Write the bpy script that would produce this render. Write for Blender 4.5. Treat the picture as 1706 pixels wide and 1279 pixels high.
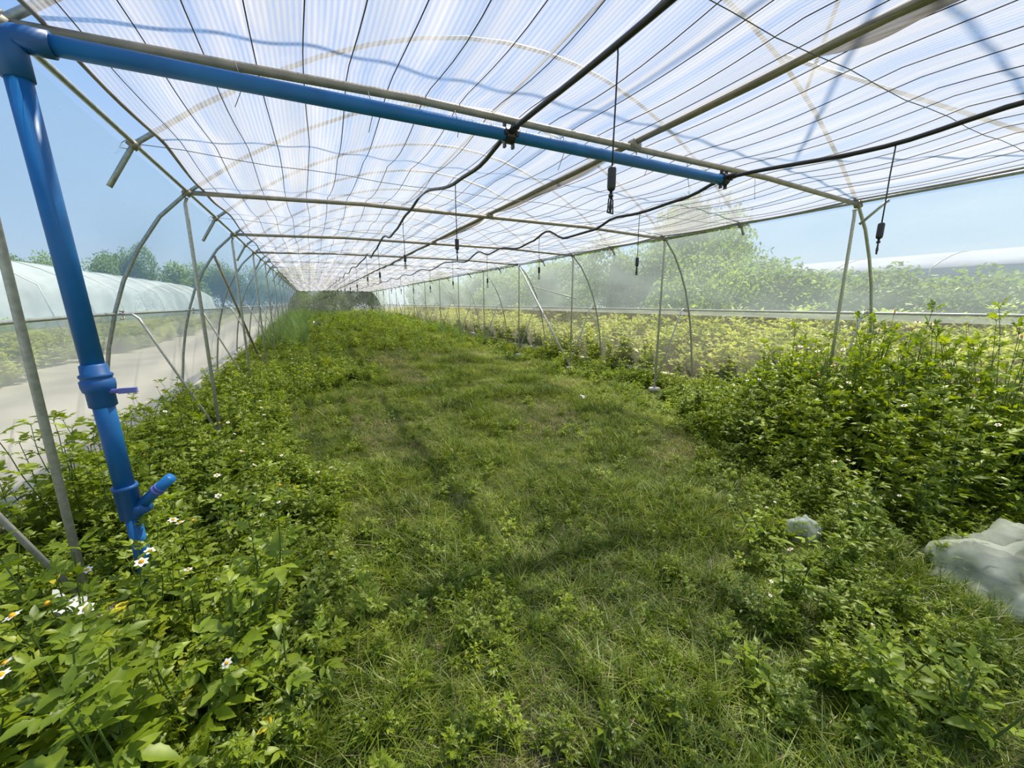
import bpy, math, random
import numpy as np
from mathutils import Vector, Matrix, Euler, noise

for o in list(bpy.data.objects): bpy.data.objects.remove(o, do_unlink=True)
S = bpy.context.scene
COL = S.collection
R = math.radians

# ---------------------------------------------------------------- camera, sky, sun, exposure
cd = bpy.data.cameras.new('camera'); cam = bpy.data.objects.new('camera', cd); COL.objects.link(cam)
cd.sensor_fit = 'HORIZONTAL'; cd.sensor_width = 36; cd.lens = 36 * 662 / 1706
cd.clip_start = .02; cd.clip_end = 400
cam.location = (0, 0, 1.5)
cam.rotation_euler = (R(90 - 11.49), 0, R(-26.49))
S.camera = cam

W = bpy.data.worlds.new('sky'); S.world = W; W.use_nodes = True
nt = W.node_tree; nt.nodes.clear()
tc = nt.nodes.new('ShaderNodeTexCoord'); sx = nt.nodes.new('ShaderNodeSeparateXYZ')
rp = nt.nodes.new('ShaderNodeValToRGB'); bg = nt.nodes.new('ShaderNodeBackground'); wo = nt.nodes.new('ShaderNodeOutputWorld')
nt.links.new(tc.outputs['Generated'], sx.inputs[0]); nt.links.new(sx.outputs['Z'], rp.inputs[0])
nt.links.new(rp.outputs[0], bg.inputs[0]); nt.links.new(bg.outputs[0], wo.inputs[0])
el = rp.color_ramp.elements
el[0].position = 0; el[0].color = (.80, .89, .97, 1)
el[1].position = 1; el[1].color = (.13, .30, .74, 1)
e = el.new(.12); e.color = (.58, .77, 1.0, 1)
e = el.new(.45); e.color = (.27, .51, .95, 1)
bg.inputs[1].default_value = .82

sd = bpy.data.lights.new('sun', 'SUN'); sun = bpy.data.objects.new('sun', sd); COL.objects.link(sun)
sd.energy = 9.5; sd.angle = R(1.9); sd.color = (1, .92, .73)
SUN = Vector((.50, .22, 1.0)).normalized()
sun.rotation_euler = SUN.to_track_quat('Z', 'Y').to_euler(); sun.location = (8, 4, 14)

S.view_settings.view_transform = 'Standard'; S.view_settings.look = 'None'
S.view_settings.gamma = 1; S.view_settings.use_curve_mapping = False
S.view_settings.exposure = 0.20
S.cycles.max_bounces = 7; S.cycles.diffuse_bounces = 3; S.cycles.transmission_bounces = 4
S.cycles.transparent_max_bounces = 24; S.cycles.glossy_bounces = 2
S.cycles.sample_clamp_indirect = 4

# ---------------------------------------------------------------- helpers
def tag(o, label=None, cat=None, group=None, kind=None):
    if label: o['label'] = label
    if cat: o['category'] = cat
    if group: o['group'] = group
    if kind: o['kind'] = kind
    return o

def empty(name, loc=(0, 0, 0), rz=0):
    o = bpy.data.objects.new(name, None); COL.objects.link(o)
    o.location = loc; o.rotation_euler = (0, 0, rz); o.empty_display_size = .1
    return o

class MB:
    def __init__(s): s.v = []; s.f = []; s.m = []
    def add(s, vs, fs, mi=0):
        b = len(s.v); s.v += [tuple(v) for v in vs]
        s.f += [tuple(i + b for i in f) for f in fs]; s.m += [mi] * len(fs)
    def tube(s, pts, r, n=8, mi=0, cap=True):
        pts = [Vector(p) for p in pts]; k = len(pts)
        rs = r if isinstance(r, (list, tuple)) else [r] * k
        d0 = (pts[1] - pts[0]).normalized()
        u = d0.cross(Vector((0, 0, 1)))
        if u.length < .1: u = d0.cross(Vector((1, 0, 0)))
        u.normalize(); vs = []
        for i, p in enumerate(pts):
            d = (pts[min(i + 1, k - 1)] - pts[max(i - 1, 0)]).normalized()
            u = (u - d * u.dot(d)).normalized(); w = d.cross(u)
            for j in range(n):
                a = 2 * math.pi * j / n
                vs.append(p + (u * math.cos(a) + w * math.sin(a)) * rs[i])
        fs = [(i * n + j, i * n + (j + 1) % n, (i + 1) * n + (j + 1) % n, (i + 1) * n + j) for i in range(k - 1) for j in range(n)]
        if cap: fs += [tuple(range(n))[::-1], tuple((k - 1) * n + j for j in range(n))]
        s.add(vs, fs, mi)
    def box(s, c, h, mi=0, rot=None):
        c = Vector(c); M_ = rot or Matrix.Identity(3)
        vs = [c + M_ @ Vector((x * h[0], y * h[1], z * h[2])) for x in (-1, 1) for y in (-1, 1) for z in (-1, 1)]
        s.add(vs, [(0, 1, 3, 2), (4, 6, 7, 5), (0, 4, 5, 1), (2, 3, 7, 6), (0, 2, 6, 4), (1, 5, 7, 3)], mi)
    def lathe(s, prof, M_, n=12, mi=0):
        vs = [M_ @ Vector((r * math.cos(2 * math.pi * j / n), r * math.sin(2 * math.pi * j / n), z)) for r, z in prof for j in range(n)]
        k = len(prof)
        fs = [(i * n + j, i * n + (j + 1) % n, (i + 1) * n + (j + 1) % n, (i + 1) * n + j) for i in range(k - 1) for j in range(n)]
        fs += [tuple(range(n))[::-1], tuple((k - 1) * n + j for j in range(n))]
        s.add(vs, fs, mi)
    def grid(s, nx, ny, fn, mi=0):
        vs = [fn(i / (nx - 1), j / (ny - 1)) for j in range(ny) for i in range(nx)]
        s.add(vs, [(j * nx + i, j * nx + i + 1, (j + 1) * nx + i + 1, (j + 1) * nx + i) for j in range(ny - 1) for i in range(nx - 1)], mi)
    def mesh(s, name, mats, smooth=True):
        me = bpy.data.meshes.new(name); me.from_pydata(s.v, [], s.f)
        for m in (mats if isinstance(mats, list) else [mats]): me.materials.append(m)
        if max(s.m, default=0): me.polygons.foreach_set('material_index', s.m)
        if smooth: me.polygons.foreach_set('use_smooth', [True] * len(s.f))
        me.update(); return me
    def build(s, name, mats, parent=None, smooth=True):
        return obj(name, s.mesh(name, mats, smooth), parent)

def obj(name, me, parent=None, mat=None):
    o = bpy.data.objects.new(name, me); COL.objects.link(o)
    if parent: o.parent = parent
    return o

def copy_tree(o, parent=None):
    c = o.copy(); COL.objects.link(c); c.parent = parent
    for ch in list(o.children): copy_tree(ch, c)
    return c

def N3(x, y, z=0): return noise.noise(Vector((x, y, z)))

# ---------------------------------------------------------------- materials
def newmat(name):
    m = bpy.data.materials.new(name); m.use_nodes = True
    t = m.node_tree; t.nodes.clear()
    out = t.nodes.new('ShaderNodeOutputMaterial')
    return m, t, out
def nd(t, typ, **kw):
    n = t.nodes.new(typ)
    for k, v in kw.items(): setattr(n, k, v)
    return n
def noise_col(t, c1, c2, scale, coord='Object', detail=3, lo=.35, hi=.65):
    tc = nd(t, 'ShaderNodeTexCoord'); n = nd(t, 'ShaderNodeTexNoise'); r = nd(t, 'ShaderNodeValToRGB')
    n.inputs['Scale'].default_value = scale; n.inputs['Detail'].default_value = detail
    t.links.new(tc.outputs[coord], n.inputs['Vector']); t.links.new(n.outputs['Fac'], r.inputs[0])
    r.color_ramp.elements[0].position = lo; r.color_ramp.elements[0].color = (*c1, 1)
    r.color_ramp.elements[1].position = hi; r.color_ramp.elements[1].color = (*c2, 1)
    return r.outputs[0]
def solid(name, c1, c2=None, rough=.5, metal=0, scale=20, bump=0, spec=.5):
    m, t, out = newmat(name); p = nd(t, 'ShaderNodeBsdfPrincipled')
    col = noise_col(t, c1, c2 or tuple(x * .8 for x in c1), scale)
    t.links.new(col, p.inputs['Base Color'])
    p.inputs['Roughness'].default_value = rough; p.inputs['Metallic'].default_value = metal
    p.inputs['Specular IOR Level'].default_value = spec
    t.links.new(p.outputs[0], out.inputs[0]); return m
def leafmat(name, ca, cb, cc=None, trans=.42, pscale=1.2, tint=(1.25, 1.25, .55), gloss=.035):
    """leaf colours vary per plant and in patches over the ground; light passes through the blades"""
    m, t, out = newmat(name)
    oi = nd(t, 'ShaderNodeObjectInfo'); geo = nd(t, 'ShaderNodeNewGeometry')
    n = nd(t, 'ShaderNodeTexNoise'); n.inputs['Scale'].default_value = pscale; n.inputs['Detail'].default_value = 5
    n.inputs['Roughness'].default_value = .65
    t.links.new(geo.outputs['Position'], n.inputs['Vector'])
    ad = nd(t, 'ShaderNodeMath', operation='MULTIPLY_ADD'); ad.inputs[1].default_value = .45; 
    t.links.new(oi.outputs['Random'], ad.inputs[0])
    sb = nd(t, 'ShaderNodeMath', operation='MULTIPLY_ADD'); sb.inputs[1].default_value = 1.5; sb.inputs[2].default_value = -.47
    t.links.new(n.outputs['Fac'], sb.inputs[0]); t.links.new(sb.outputs[0], ad.inputs[2])
    n2 = nd(t, 'ShaderNodeTexNoise'); n2.inputs['Scale'].default_value = 22; n2.inputs['Detail'].default_value = 1
    t.links.new(geo.outputs['Position'], n2.inputs['Vector'])
    a2 = nd(t, 'ShaderNodeMath', operation='MULTIPLY_ADD'); a2.inputs[1].default_value = .9; t.links.new(n2.outputs['Fac'], a2.inputs[0])
    a3 = nd(t, 'ShaderNodeMath', operation='SUBTRACT'); a3.inputs[1].default_value = .45
    t.links.new(ad.outputs[0], a3.inputs[0]); t.links.new(a3.outputs[0], a2.inputs[2])
    r = nd(t, 'ShaderNodeValToRGB'); t.links.new(a2.outputs[0], r.inputs[0])
    r.color_ramp.elements[0].position = .1; r.color_ramp.elements[0].color = (*ca, 1)
    r.color_ramp.elements[1].position = .75; r.color_ramp.elements[1].color = (*cb, 1)
    if cc: x = r.color_ramp.elements.new(.97); x.color = (*cc, 1)
    d = nd(t, 'ShaderNodeBsdfDiffuse'); tr = nd(t, 'ShaderNodeBsdfTranslucent'); g = nd(t, 'ShaderNodeBsdfGlossy')
    g.inputs['Roughness'].default_value = .45; g.inputs[0].default_value = (.9, .95, .85, 1)
    mul = nd(t, 'ShaderNodeMixRGB', blend_type='MULTIPLY'); mul.inputs[0].default_value = 1; mul.inputs[2].default_value = (*tint, 1)
    t.links.new(r.outputs[0], mul.inputs[1]); t.links.new(mul.outputs[0], tr.inputs[0]); t.links.new(r.outputs[0], d.inputs[0])
    mx = nd(t, 'ShaderNodeMixShader'); mx.inputs[0].default_value = trans
    t.links.new(d.outputs[0], mx.inputs[1]); t.links.new(tr.outputs[0], mx.inputs[2])
    m2 = nd(t, 'ShaderNodeMixShader'); m2.inputs[0].default_value = gloss
    t.links.new(mx.outputs[0], m2.inputs[1]); t.links.new(g.outputs[0], m2.inputs[2]); t.links.new(m2.outputs[0], out.inputs[0])
    return m
def sheet(name, haze, tcol, hcol, nscale=2.0, var=.1, trans=.5, stretch=(1, 1, 1), graze=.0):
    """thin see-through sheet: part of the light passes straight, the rest is scattered"""
    m, t, out = newmat(name)
    T = nd(t, 'ShaderNodeBsdfTransparent'); T.inputs[0].default_value = (*tcol, 1)
    D = nd(t, 'ShaderNodeBsdfDiffuse'); D.inputs[0].default_value = (*hcol, 1)
    L = nd(t, 'ShaderNodeBsdfTranslucent'); L.inputs[0].default_value = (*hcol, 1)
    mx = nd(t, 'ShaderNodeMixShader'); mx.inputs[0].default_value = trans
    t.links.new(D.outputs[0], mx.inputs[1]); t.links.new(L.outputs[0], mx.inputs[2])
    tc = nd(t, 'ShaderNodeTexCoord'); mp = nd(t, 'ShaderNodeMapping'); mp.inputs['Scale'].default_value = stretch
    n = nd(t, 'ShaderNodeTexNoise'); n.inputs['Scale'].default_value = nscale; n.inputs['Detail'].default_value = 4
    t.links.new(tc.outputs['Object'], mp.inputs[0]); t.links.new(mp.outputs[0], n.inputs['Vector'])
    mr = nd(t, 'ShaderNodeMapRange'); mr.inputs[1].default_value = .3; mr.inputs[2].default_value = .7
    mr.inputs[3].default_value = haze - var; mr.inputs[4].default_value = haze + var
    t.links.new(n.outputs['Fac'], mr.inputs[0])
    lw = nd(t, 'ShaderNodeLayerWeight'); lw.inputs[0].default_value = .5
    pw = nd(t, 'ShaderNodeMath', operation='POWER'); pw.inputs[1].default_value = 3.0; t.links.new(lw.outputs['Facing'], pw.inputs[0])
    ma = nd(t, 'ShaderNodeMath', operation='MULTIPLY_ADD'); ma.inputs[1].default_value = graze; ma.use_clamp = True
    t.links.new(pw.outputs[0], ma.inputs[0]); t.links.new(mr.outputs[0], ma.inputs[2])
    m2 = nd(t, 'ShaderNodeMixShader'); t.links.new(ma.outputs[0], m2.inputs[0])
    t.links.new(T.outputs[0], m2.inputs[1]); t.links.new(mx.outputs[0], m2.inputs[2])
    t.links.new(m2.outputs[0], out.inputs[0]); return m

STEEL = solid('galvanised_steel', (.42, .43, .40), (.30, .31, .28), .42, .55, 30)
POLE = solid('galvanised_pole', (.56, .55, .52), (.42, .41, .38), .45, .25, 40)
WARMSTEEL = solid('dusty_steel', (.34, .30, .24), (.24, .22, .18), .5, .4, 14)
BLUE = solid('blue_plastic', (.012, .14, .40), (.010, .11, .33), .42, 0, 6, spec=.35)
BLUEF = solid('blue_fitting', (.010, .10, .32), (.008, .085, .27), .45, 0, 8)
LILAC = solid('lilac_plastic', (.16, .17, .50), (.12, .13, .40), .4)
BLACK = solid('black_plastic', (.012, .012, .014), (.02, .02, .022), .35)
WIRE = solid('thin_wire', (.05, .06, .06), (.08, .08, .09), .5, .3)
CORD = solid('black_cord', (.028, .032, .045), (.04, .045, .06), .7)
CONC = solid('concrete', (.52, .50, .45), (.36, .35, .31), .9, 0, 30)
SOIL = solid('soil', (.09, .085, .03), (.045, .06, .015), 1, 0, 6)
PALE = solid('pale_earth', (.40, .385, .35), (.31, .31, .27), 1, 0, 1.2)
HEM = solid('net_hem', (.30, .27, .24), (.20, .18, .17), .9, 0, 8)
STEM = leafmat('green_stem', (.06, .10, .02), (.12, .18, .035), trans=.1)
STEMD = leafmat('brown_stem', (.06, .045, .02), (.10, .08, .03), trans=.05)
LEAF = leafmat('weed_leaf', (.105, .160, .011), (.29, .37, .018), (.43, .47, .03), pscale=1.6)
LEAFN = leafmat('big_weed_leaf', (.15, .22, .014), (.29, .38, .02), (.40, .46, .035), pscale=2.5)
GRASS = leafmat('grass_blade', (.056, .100, .009), (.22, .29, .020), (.44, .46, .08), pscale=.9, trans=.35, gloss=.03)
STRAW = leafmat('dry_blade', (.28, .22, .10), (.42, .36, .18), trans=.3)
TALLG = leafmat('tall_grass_blade', (.10, .17, .05), (.22, .32, .10), trans=.35)
SHRUB = leafmat('shrub_leaf', (.09, .15, .035), (.22, .31, .07), (.34, .42, .11), pscale=.8, gloss=.02)
PALEW = leafmat('pale_weed_leaf', (.30, .38, .08), (.52, .58, .16), pscale=1.0)
PETAL = solid('white_petal', (.85, .85, .80), (.78, .78, .70), .6)
DISC = solid('yellow_disc', (.80, .42, .01), (.65, .30, .01), .7)
YLEAF = leafmat('yellowed_leaf', (.65, .52, .02), (.75, .60, .04), trans=.3)
FILM = sheet('clear_film', .19, (.88, .94, .97), (.52, .69, .84), 1.2, .09, .5, (1, .5, 1.5), .45)
FILMR = sheet('clear_film_right', .27, (.90, .94, .95), (.60, .68, .72), 1.2, .09, .5, (1, .5, 1.5), .40)
ROOFFILM = sheet('roof_film', .07, (.96, .98, 1), (.8, .88, .95), .8, .03, .6)
LOWER = sheet('milky_lower_sheet', .60, (.86, .84, .82), (.62, .60, .56), 1.5, .08, .45, graze=.3)
MESHR = sheet('insect_mesh', .27, (.84, .82, .78), (.46, .43, .38), 3, .07, .45, graze=.3)
NEIGH = sheet('neighbour_film', .6, (.88, .92, .95), (.74, .76, .80), .5, .15, .5)
NEIGHW = solid('white_roof_film', (.30, .31, .38), (.24, .25, .31), .9, 0, .7)
SCRAP = sheet('clear_plastic_scrap', .55, (.9, .95, .92), (.75, .80, .75), 9, .25, .5)
WHITE = solid('white_scrap', (.8, .8, .76), (.6, .6, .56), .7)

# shade net: fine lengthwise stripes, light scattered through the threads
NET, t, out = newmat('shade_net')
T = nd(t, 'ShaderNodeBsdfTransparent'); T.inputs[0].default_value = (.97, .97, 1, 1)
D = nd(t, 'ShaderNodeBsdfDiffuse'); L = nd(t, 'ShaderNodeBsdfTranslucent')
tc = nd(t, 'ShaderNodeTexCoord'); 
def nz(scale, st, det=3):
    mp = nd(t, 'ShaderNodeMapping'); mp.inputs['Scale'].default_value = st
    n = nd(t, 'ShaderNodeTexNoise'); n.inputs['Scale'].default_value = scale; n.inputs['Detail'].default_value = det
    t.links.new(tc.outputs['Object'], mp.inputs[0]); t.links.new(mp.outputs[0], n.inputs['Vector']); return n.outputs['Fac']
wv = nd(t, 'ShaderNodeTexWave'); wv.bands_direction = 'X'; wv.inputs['Scale'].default_value = 15; wv.inputs['Distortion'].default_value = .6
wv.inputs['Detail Scale'].default_value = .5
t.links.new(tc.outputs['Object'], wv.inputs['Vector'])
fine = nz(14, (1, .035, 1)); wide = nz(2.2, (1.6, .10, 1), 4)
def rng(a, lo, hi, x0=0, x1=1):
    mr = nd(t, 'ShaderNodeMapRange'); mr.inputs[1].default_value = x0; mr.inputs[2].default_value = x1
    mr.inputs[3].default_value = lo; mr.inputs[4].default_value = hi; t.links.new(a, mr.inputs[0]); return mr.outputs[0]
def mth(op, a, b):
    n = nd(t, 'ShaderNodeMath', operation=op)
    for i, x in enumerate((a, b)):
        if isinstance(x, float): n.inputs[i].default_value = x
        else: t.links.new(x, n.inputs[i])
    n.use_clamp = False
    return n.outputs[0]
dens = mth('ADD', mth('ADD', rng(wv.outputs['Fac'], -.16, .12), rng(fine, -.22, .22, .3, .7)), rng(wide, .42, .68, .3, .7))
cr = nd(t, 'ShaderNodeValToRGB'); t.links.new(nz(1.6, (2.5, .3, 1)), cr.inputs[0])
cr.color_ramp.elements[0].position = .35; cr.color_ramp.elements[0].color = (.55, .55, .62, 1)
cr.color_ramp.elements[1].position = .65; cr.color_ramp.elements[1].color = (.66, .62, .62, 1)
t.links.new(cr.outputs[0], D.inputs[0]); t.links.new(cr.outputs[0], L.inputs[0])
mx = nd(t, 'ShaderNodeMixShader'); mx.inputs[0].default_value = .52
t.links.new(D.outputs[0], mx.inputs[1]); t.links.new(L.outputs[0], mx.inputs[2])
m2 = nd(t, 'ShaderNodeMixShader'); t.links.new(dens, m2.inputs[0]); t.links.new(T.outputs[0], m2.inputs[1]); t.links.new(mx.outputs[0], m2.inputs[2])
t.links.new(m2.outputs[0], out.inputs[0])

# ---------------------------------------------------------------- layout of the tunnel (metres; Y runs along it)
XL, XR, XC = -.926, 5.155, 2.115
Y0, BAY, NB = 2.335, 2.535, 15
YEND = 39.2
HZ = 2.5
def ground(x, y):
    g = .035 * N3(x * .9, y * .9) + .02 * N3(x * 3, y * 3, 4)
    if y > 9: g += .35 * (1 - math.exp(-(y - 9) / 14))
    g += .22 * math.exp(-((x - 1.8) / 2.2) ** 2 - ((y - 17) / 4.5) ** 2)
    return g
side = [(3.95, 0), (3.92, .35), (3.86, .75), (3.79, 1.1), (3.70, 1.42), (3.60, 1.7), (3.46, 1.98), (3.27, 2.27), (3.04, 2.5)]
def hoop_pts():
    rt = [(XC + d, z) for d, z in side]
    top = [(XC + 3.04 * c, HZ + 1.25 * (1 - c * c)) for c in [.85 - .17 * i for i in range(11)]]
    lf = [(XC - d, z) for d, z in side[::-1]]
    return rt + top + lf

# ---------------------------------------------------------------- ground inside and outside
b = MB(); nx, ny = 70, 190
def gf(u, v):
    x = -2.0 + u * 8.2; y = -3 + (v ** 1.5) * 42.3
    return (x, y, ground(x, y))
b.grid(nx, ny, gf); fl = b.build('floor', SOIL); tag(fl, kind='structure')
b = MB(); b.grid(40, 40, lambda u, v: (-80 + u * 160, -30 + v * 170, -.06 + .0 * u)); 
lm, t, out = newmat('outside_ground'); p = nd(t, 'ShaderNodeBsdfDiffuse')
t.links.new(noise_col(t, (.16, .22, .06), (.34, .34, .16), .35), p.inputs[0]); t.links.new(p.outputs[0], out.inputs[0])
tag(b.build('land', lm), kind='structure')
b = MB(); b.grid(4, 30, lambda u, v: (-6.2 + u * 4.15, -4 + v * 46, -.02)); tag(b.build('path', PALE), kind='structure')
for n_, x in (('trim_1', 6.1), ('trim_2', -1.88)):
    b = MB(); y = -3.0
    while y < 39:
        b.box((x, y + 1.26, .07 + (ground(x, y) if y > 9 else 0)), (.07, 1.25, .10)); y += 2.535
    tag(b.build(n_, CONC, smooth=False), 'pale concrete kerb along the foot of the %s sheet wall' % ('right' if x > 0 else 'left'), kind='structure')

# ---------------------------------------------------------------- arch frames
ORD = ['first', 'second', 'third', 'fourth', 'fifth', 'sixth', 'seventh', 'eighth', 'ninth', 'tenth', 'eleventh', 'twelfth',
       'thirteenth', 'fourteenth', 'fifteenth', 'sixteenth', 'seventeenth', 'eighteenth', 'nineteenth', 'twentieth']
def arch():
    r = empty('arch_frame')
    b = MB(); b.tube([(x, 0, z) for x, z in hoop_pts()], .0165, 8); b.build('hoop', STEEL, r)
    b = MB(); b.tube([(XL + .02 + (XR - XL - .04) * i / 12, 0, HZ + .055 * min(1, 4 * min(i, 12 - i) / 12)) for i in range(13)], .0215, 8)
    b.build('crossbar', WARMSTEEL, r)
    for x, s in ((XL - .03, 1), (XR + .03, -1)):
        b = MB(); b.tube([(x, .03, -.05), (x, .03, 2.40), (x + .02 * s, .03, 2.46)], .0165, 8); b.build('pole', POLE, r)
        b = MB(); b.lathe([(.015, -.03), (.095, -.03), (.10, .0), (.09, .025), (.03, .035)], Matrix.Translation((x, .03, .05)), 12); b.build('footing', CONC, r)
        xa = XC - s * 3.68
        b = MB(); b.tube([(xa, .02, 1.40), (xa + .09 * s, .02, 1.40), (xa + .13 * s, .02, 1.36), (x - .02 * s, .02, .20)], .0125, 7); b.build('brace', POLE, r)
        b = MB(); b.tube([(xa + .02 * s, -.02, 1.43), (xa + .02 * s, .045, 1.43), (xa + .02 * s, .045, 1.36), (xa + .02 * s, -.02, 1.36)], .008, 5); b.build('clamp', WARMSTEEL, r)
        xt = XC - s * 3.04
        b = MB(); b.box((xt, 0, HZ), (.03, .026, .028), rot=Matrix.Rotation(.6 * s, 3, 'Y'))
        b.tube([(xt + .03 * s, -.03, HZ + .03), (xt - .03 * s, -.03, HZ - .02), (xt - .05 * s, .03, HZ - .05)], .005, 5); b.build('joint_clamp', WARMSTEEL, r)
    b = MB(); b.box((XC, 0, HZ + .075), (.035, .03, .03)); b.tube([(XC - .05, -.03, HZ + .03), (XC - .03, -.03, HZ + .12), (XC + .02, .03, HZ + .12), (XC + .05, .03, HZ + .03)], .004, 5)
    b.build('pipe_bracket', WARMSTEEL, r)
    return r
A0 = arch()
for k in range(NB):
    a = A0 if k == NB - 1 else copy_tree(A0)
    yk = Y0 + BAY * k; a.location = (0, yk, (ground(2, yk) if yk > 9 else 0) * .35)
    lab = ('grey steel arch frame beside the blue water pipe' if k == 0 else
           'grey steel arch frame, %s from the blue water pipe along the tunnel' % ORD[k - 1])
    if k == 0:
        for c_ in [c for c in a.children if c.name.startswith(('pole', 'footing', 'brace')) and c.data.vertices[0].co.x < 0]: c_.location = (-.085, -.06, 0)
    tag(a, lab, 'arch frame', 'steel arch frames of the tunnel')
def bow():
    r = empty('roof_bow')
    b = MB(); cs = [1.022, 1.012] + [1 - .125 * i for i in range(17)] + [-1.015, -1.035, -1.052]
    def z_(c):
        a_ = abs(c)
        return HZ + 1.25 * (1 - c * c) if a_ <= 1 else HZ - (a_ - 1) * 5.2
    b.tube([(XC + 3.04 * c, 0, z_(c)) for c in cs], .0165, 8); b.build('bow_tube', STEEL, r)
    b = MB(); b.tube([(XL + (XR - XL) * i / 24, 0, HZ + .005 - .05 * math.sin(math.pi * i / 24) + .008 * math.sin(i * 1.7)) for i in range(25)], .0022, 4); b.build('support_wire', WIRE, r)
    for x, s in ((XL, 1), (XR, -1)):
        b = MB(); b.box((x, 0, HZ), (.026, .024, .024), rot=Matrix.Rotation(.7 * s, 3, 'Y'))
        b.tube([(x - .02, 0, HZ + .03), (x - .06, .02, HZ + .01), (x - .08, .03, HZ - .02), (x - .02, .01, HZ - .03)], .003, 4); b.build('wire_tie', WARMSTEEL, r)
    return r
B0 = bow()
for k in range(NB + 1):
    a = B0 if k == 0 else copy_tree(B0)
    a.location = (0, Y0 - BAY / 2 + BAY * k, 0)
    tag(a, 'grey roof hoop ending in short stubs, %s' % ('between the camera and the blue pipe' if k == 0 else
        '%s past the blue water pipe' % ORD[k - 1]), 'roof hoop', 'short stub roof hoops between the arch frames')

def along(name, x, z, r, mat, label, y0=-.6, y1=39, amp=.008, step=.85, n=8, zf=None):
    b = MB(); pts = []; y = y0
    while y < y1 + .01:
        zz = z + amp * N3(y * .3, x * 3) + ((zf(y)) if zf else 0)
        pts.append((x + amp * .6 * N3(y * .37, 7 + x), y, zz)); y += step
    b.tube(pts, r, n); return tag(b.build(name, mat), label, 'pipe')
along('purlin', XL, HZ + .012, .0155, STEEL, 'steel shoulder purlin running along the left wall top')
along('purlin', XR, HZ + .018, .0155, STEEL, 'steel shoulder purlin running along the right wall top')
along('centre_pipe', XC, HZ + .10, .023, WARMSTEEL, 'centre pipe lying lengthwise on the crossbars under the net')
along('roof_purlin', XC + .05, 3.73, .014, STEEL, 'ridge pipe under the roof film, seen faintly through net')
along('side_rail', XC - 3.71, 1.40, .014, STEEL, 'horizontal side rail at chest height on the left wall', zf=lambda y: -.05 * (max(0, 4.5 - y) / 3.5) ** 1.2)
along('side_rail', XC + 3.71, 1.385, .014, POLE, 'horizontal side rail at chest height on the right wall')
b = MB(); b.grid(2, 40, lambda u, v: (5.845 + .012 * math.sin(v * 60), -.6 + v * 39.6, 1.30 + .065 * u)); 
o = b.build('film_edge_band', sheet('rolled_film_edge', .75, (.85, .9, .9), (.72, .76, .74), 4, .1, .5)); tag(o, 'pale doubled film edge hanging just under the right side rail', 'film band')
# diagonal wall poles
def diag(p, q, r, mat, label):
    b = MB(); b.tube([p, q], r, 8); return tag(b.build('diagonal_brace', mat), label, 'brace')
diag((-1.19, 7.38, 2.17), (-1.10, 9.98, .45), .02, WARMSTEEL, 'dark diagonal brace pole against the left wall')
diag((5.13, 9.9, 2.50), (5.22, 7.45, .05), .021, POLE, 'pale thick diagonal brace against right wall, from joint to ground')
diag((5.60, 9.9, 1.95), (5.27, 7.4, 1.6), .014, POLE, 'thin pale sloping strut behind the diagonal brace, right wall')
diag((5.15, 27.8, 2.5), (5.2, 25.2, .3), .021, POLE, 'pale diagonal brace far down the right wall')
b = MB(); b.tube([(5.20, 2.10, HZ), (5.17, 2.30, 2.30)], .014, 7); tag(b.build('corner_strut', STEEL), 'short corner strut at the top of nearest right pole', 'strut')
# faint roof struts seen through the net
b = MB()
for p, q in (((5.1, 1.0, 2.6), (3.6, 2.3, 3.45)), ((2.4, 1.07, 3.75), (4.0, 2.335, 3.28))):
    b.tube([p, q], .014, 6)
tag(b.build('roof_strut', STEEL), 'crossed roof struts seen faintly through the net, upper right', 'strut')

# ---------------------------------------------------------------- film walls, roof film, end wall
def wall(name, s, zlo, zhi, mat, off, parent=None, n=9, amp=.02, y0=-1.2):
    pr = [(d, z) for d, z in side]
    def at(z):
        for (d0, z0), (d1, z1) in zip(pr, pr[1:]):
            if z <= z1: return d0 + (d1 - d0) * (z - z0) / (z1 - z0)
        return pr[-1][0]
    b = MB()
    def f(u, v):
        z = zlo + (zhi - zlo) * u; y = y0 + v * (YEND - y0)
        return (XC + s * (at(z) + off + amp * N3(y * .8, z * 1.3, s) + amp * .5 * math.sin(y * 2.48) * u), y, z)
    b.grid(n, 160, f); return b.build(name, mat, parent)
wl = wall('wall_left', -1, 1.33, 2.49, FILM, .03); tag(wl, kind='structure')
wall('lower_sheet', -1, -.02, 1.40, LOWER, .035, wl)
wr = wall('wall_right', 1, 1.36, 2.49, FILMR, .03); tag(wr, kind='structure')
wall('lower_mesh', 1, .1, 1.40, MESHR, .035, wr)
b = MB(); b.grid(15, 60, lambda u, v: (XC + 3.06 * (2 * u - 1), -1.2 + v * (YEND + 1.2), HZ + .03 + 1.25 * (1 - (2 * u - 1) ** 2) + .01 * N3(u * 8, v * 60)))
tag(b.build('roof', ROOFFILM), kind='structure')
b = MB()
def endf(u, v):
    c = 2 * u - 1; w_ = 3.95
    top = HZ + 1.25 * (1 - c * c * 1.6) if abs(c) < .8 else 1.4 + 1.1 * (1 - ((abs(c) - .8) / .2) ** 2)
    return (XC + w_ * c, YEND - .05 + .03 * N3(u * 6, v * 5), .1 + v * max(.3, top))
b.grid(24, 8, endf); tag(b.build('wall_back', sheet('end_mesh', .38, (.6, .6, .58), (.34, .35, .32), 2, .12, .4)), kind='structure')

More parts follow.
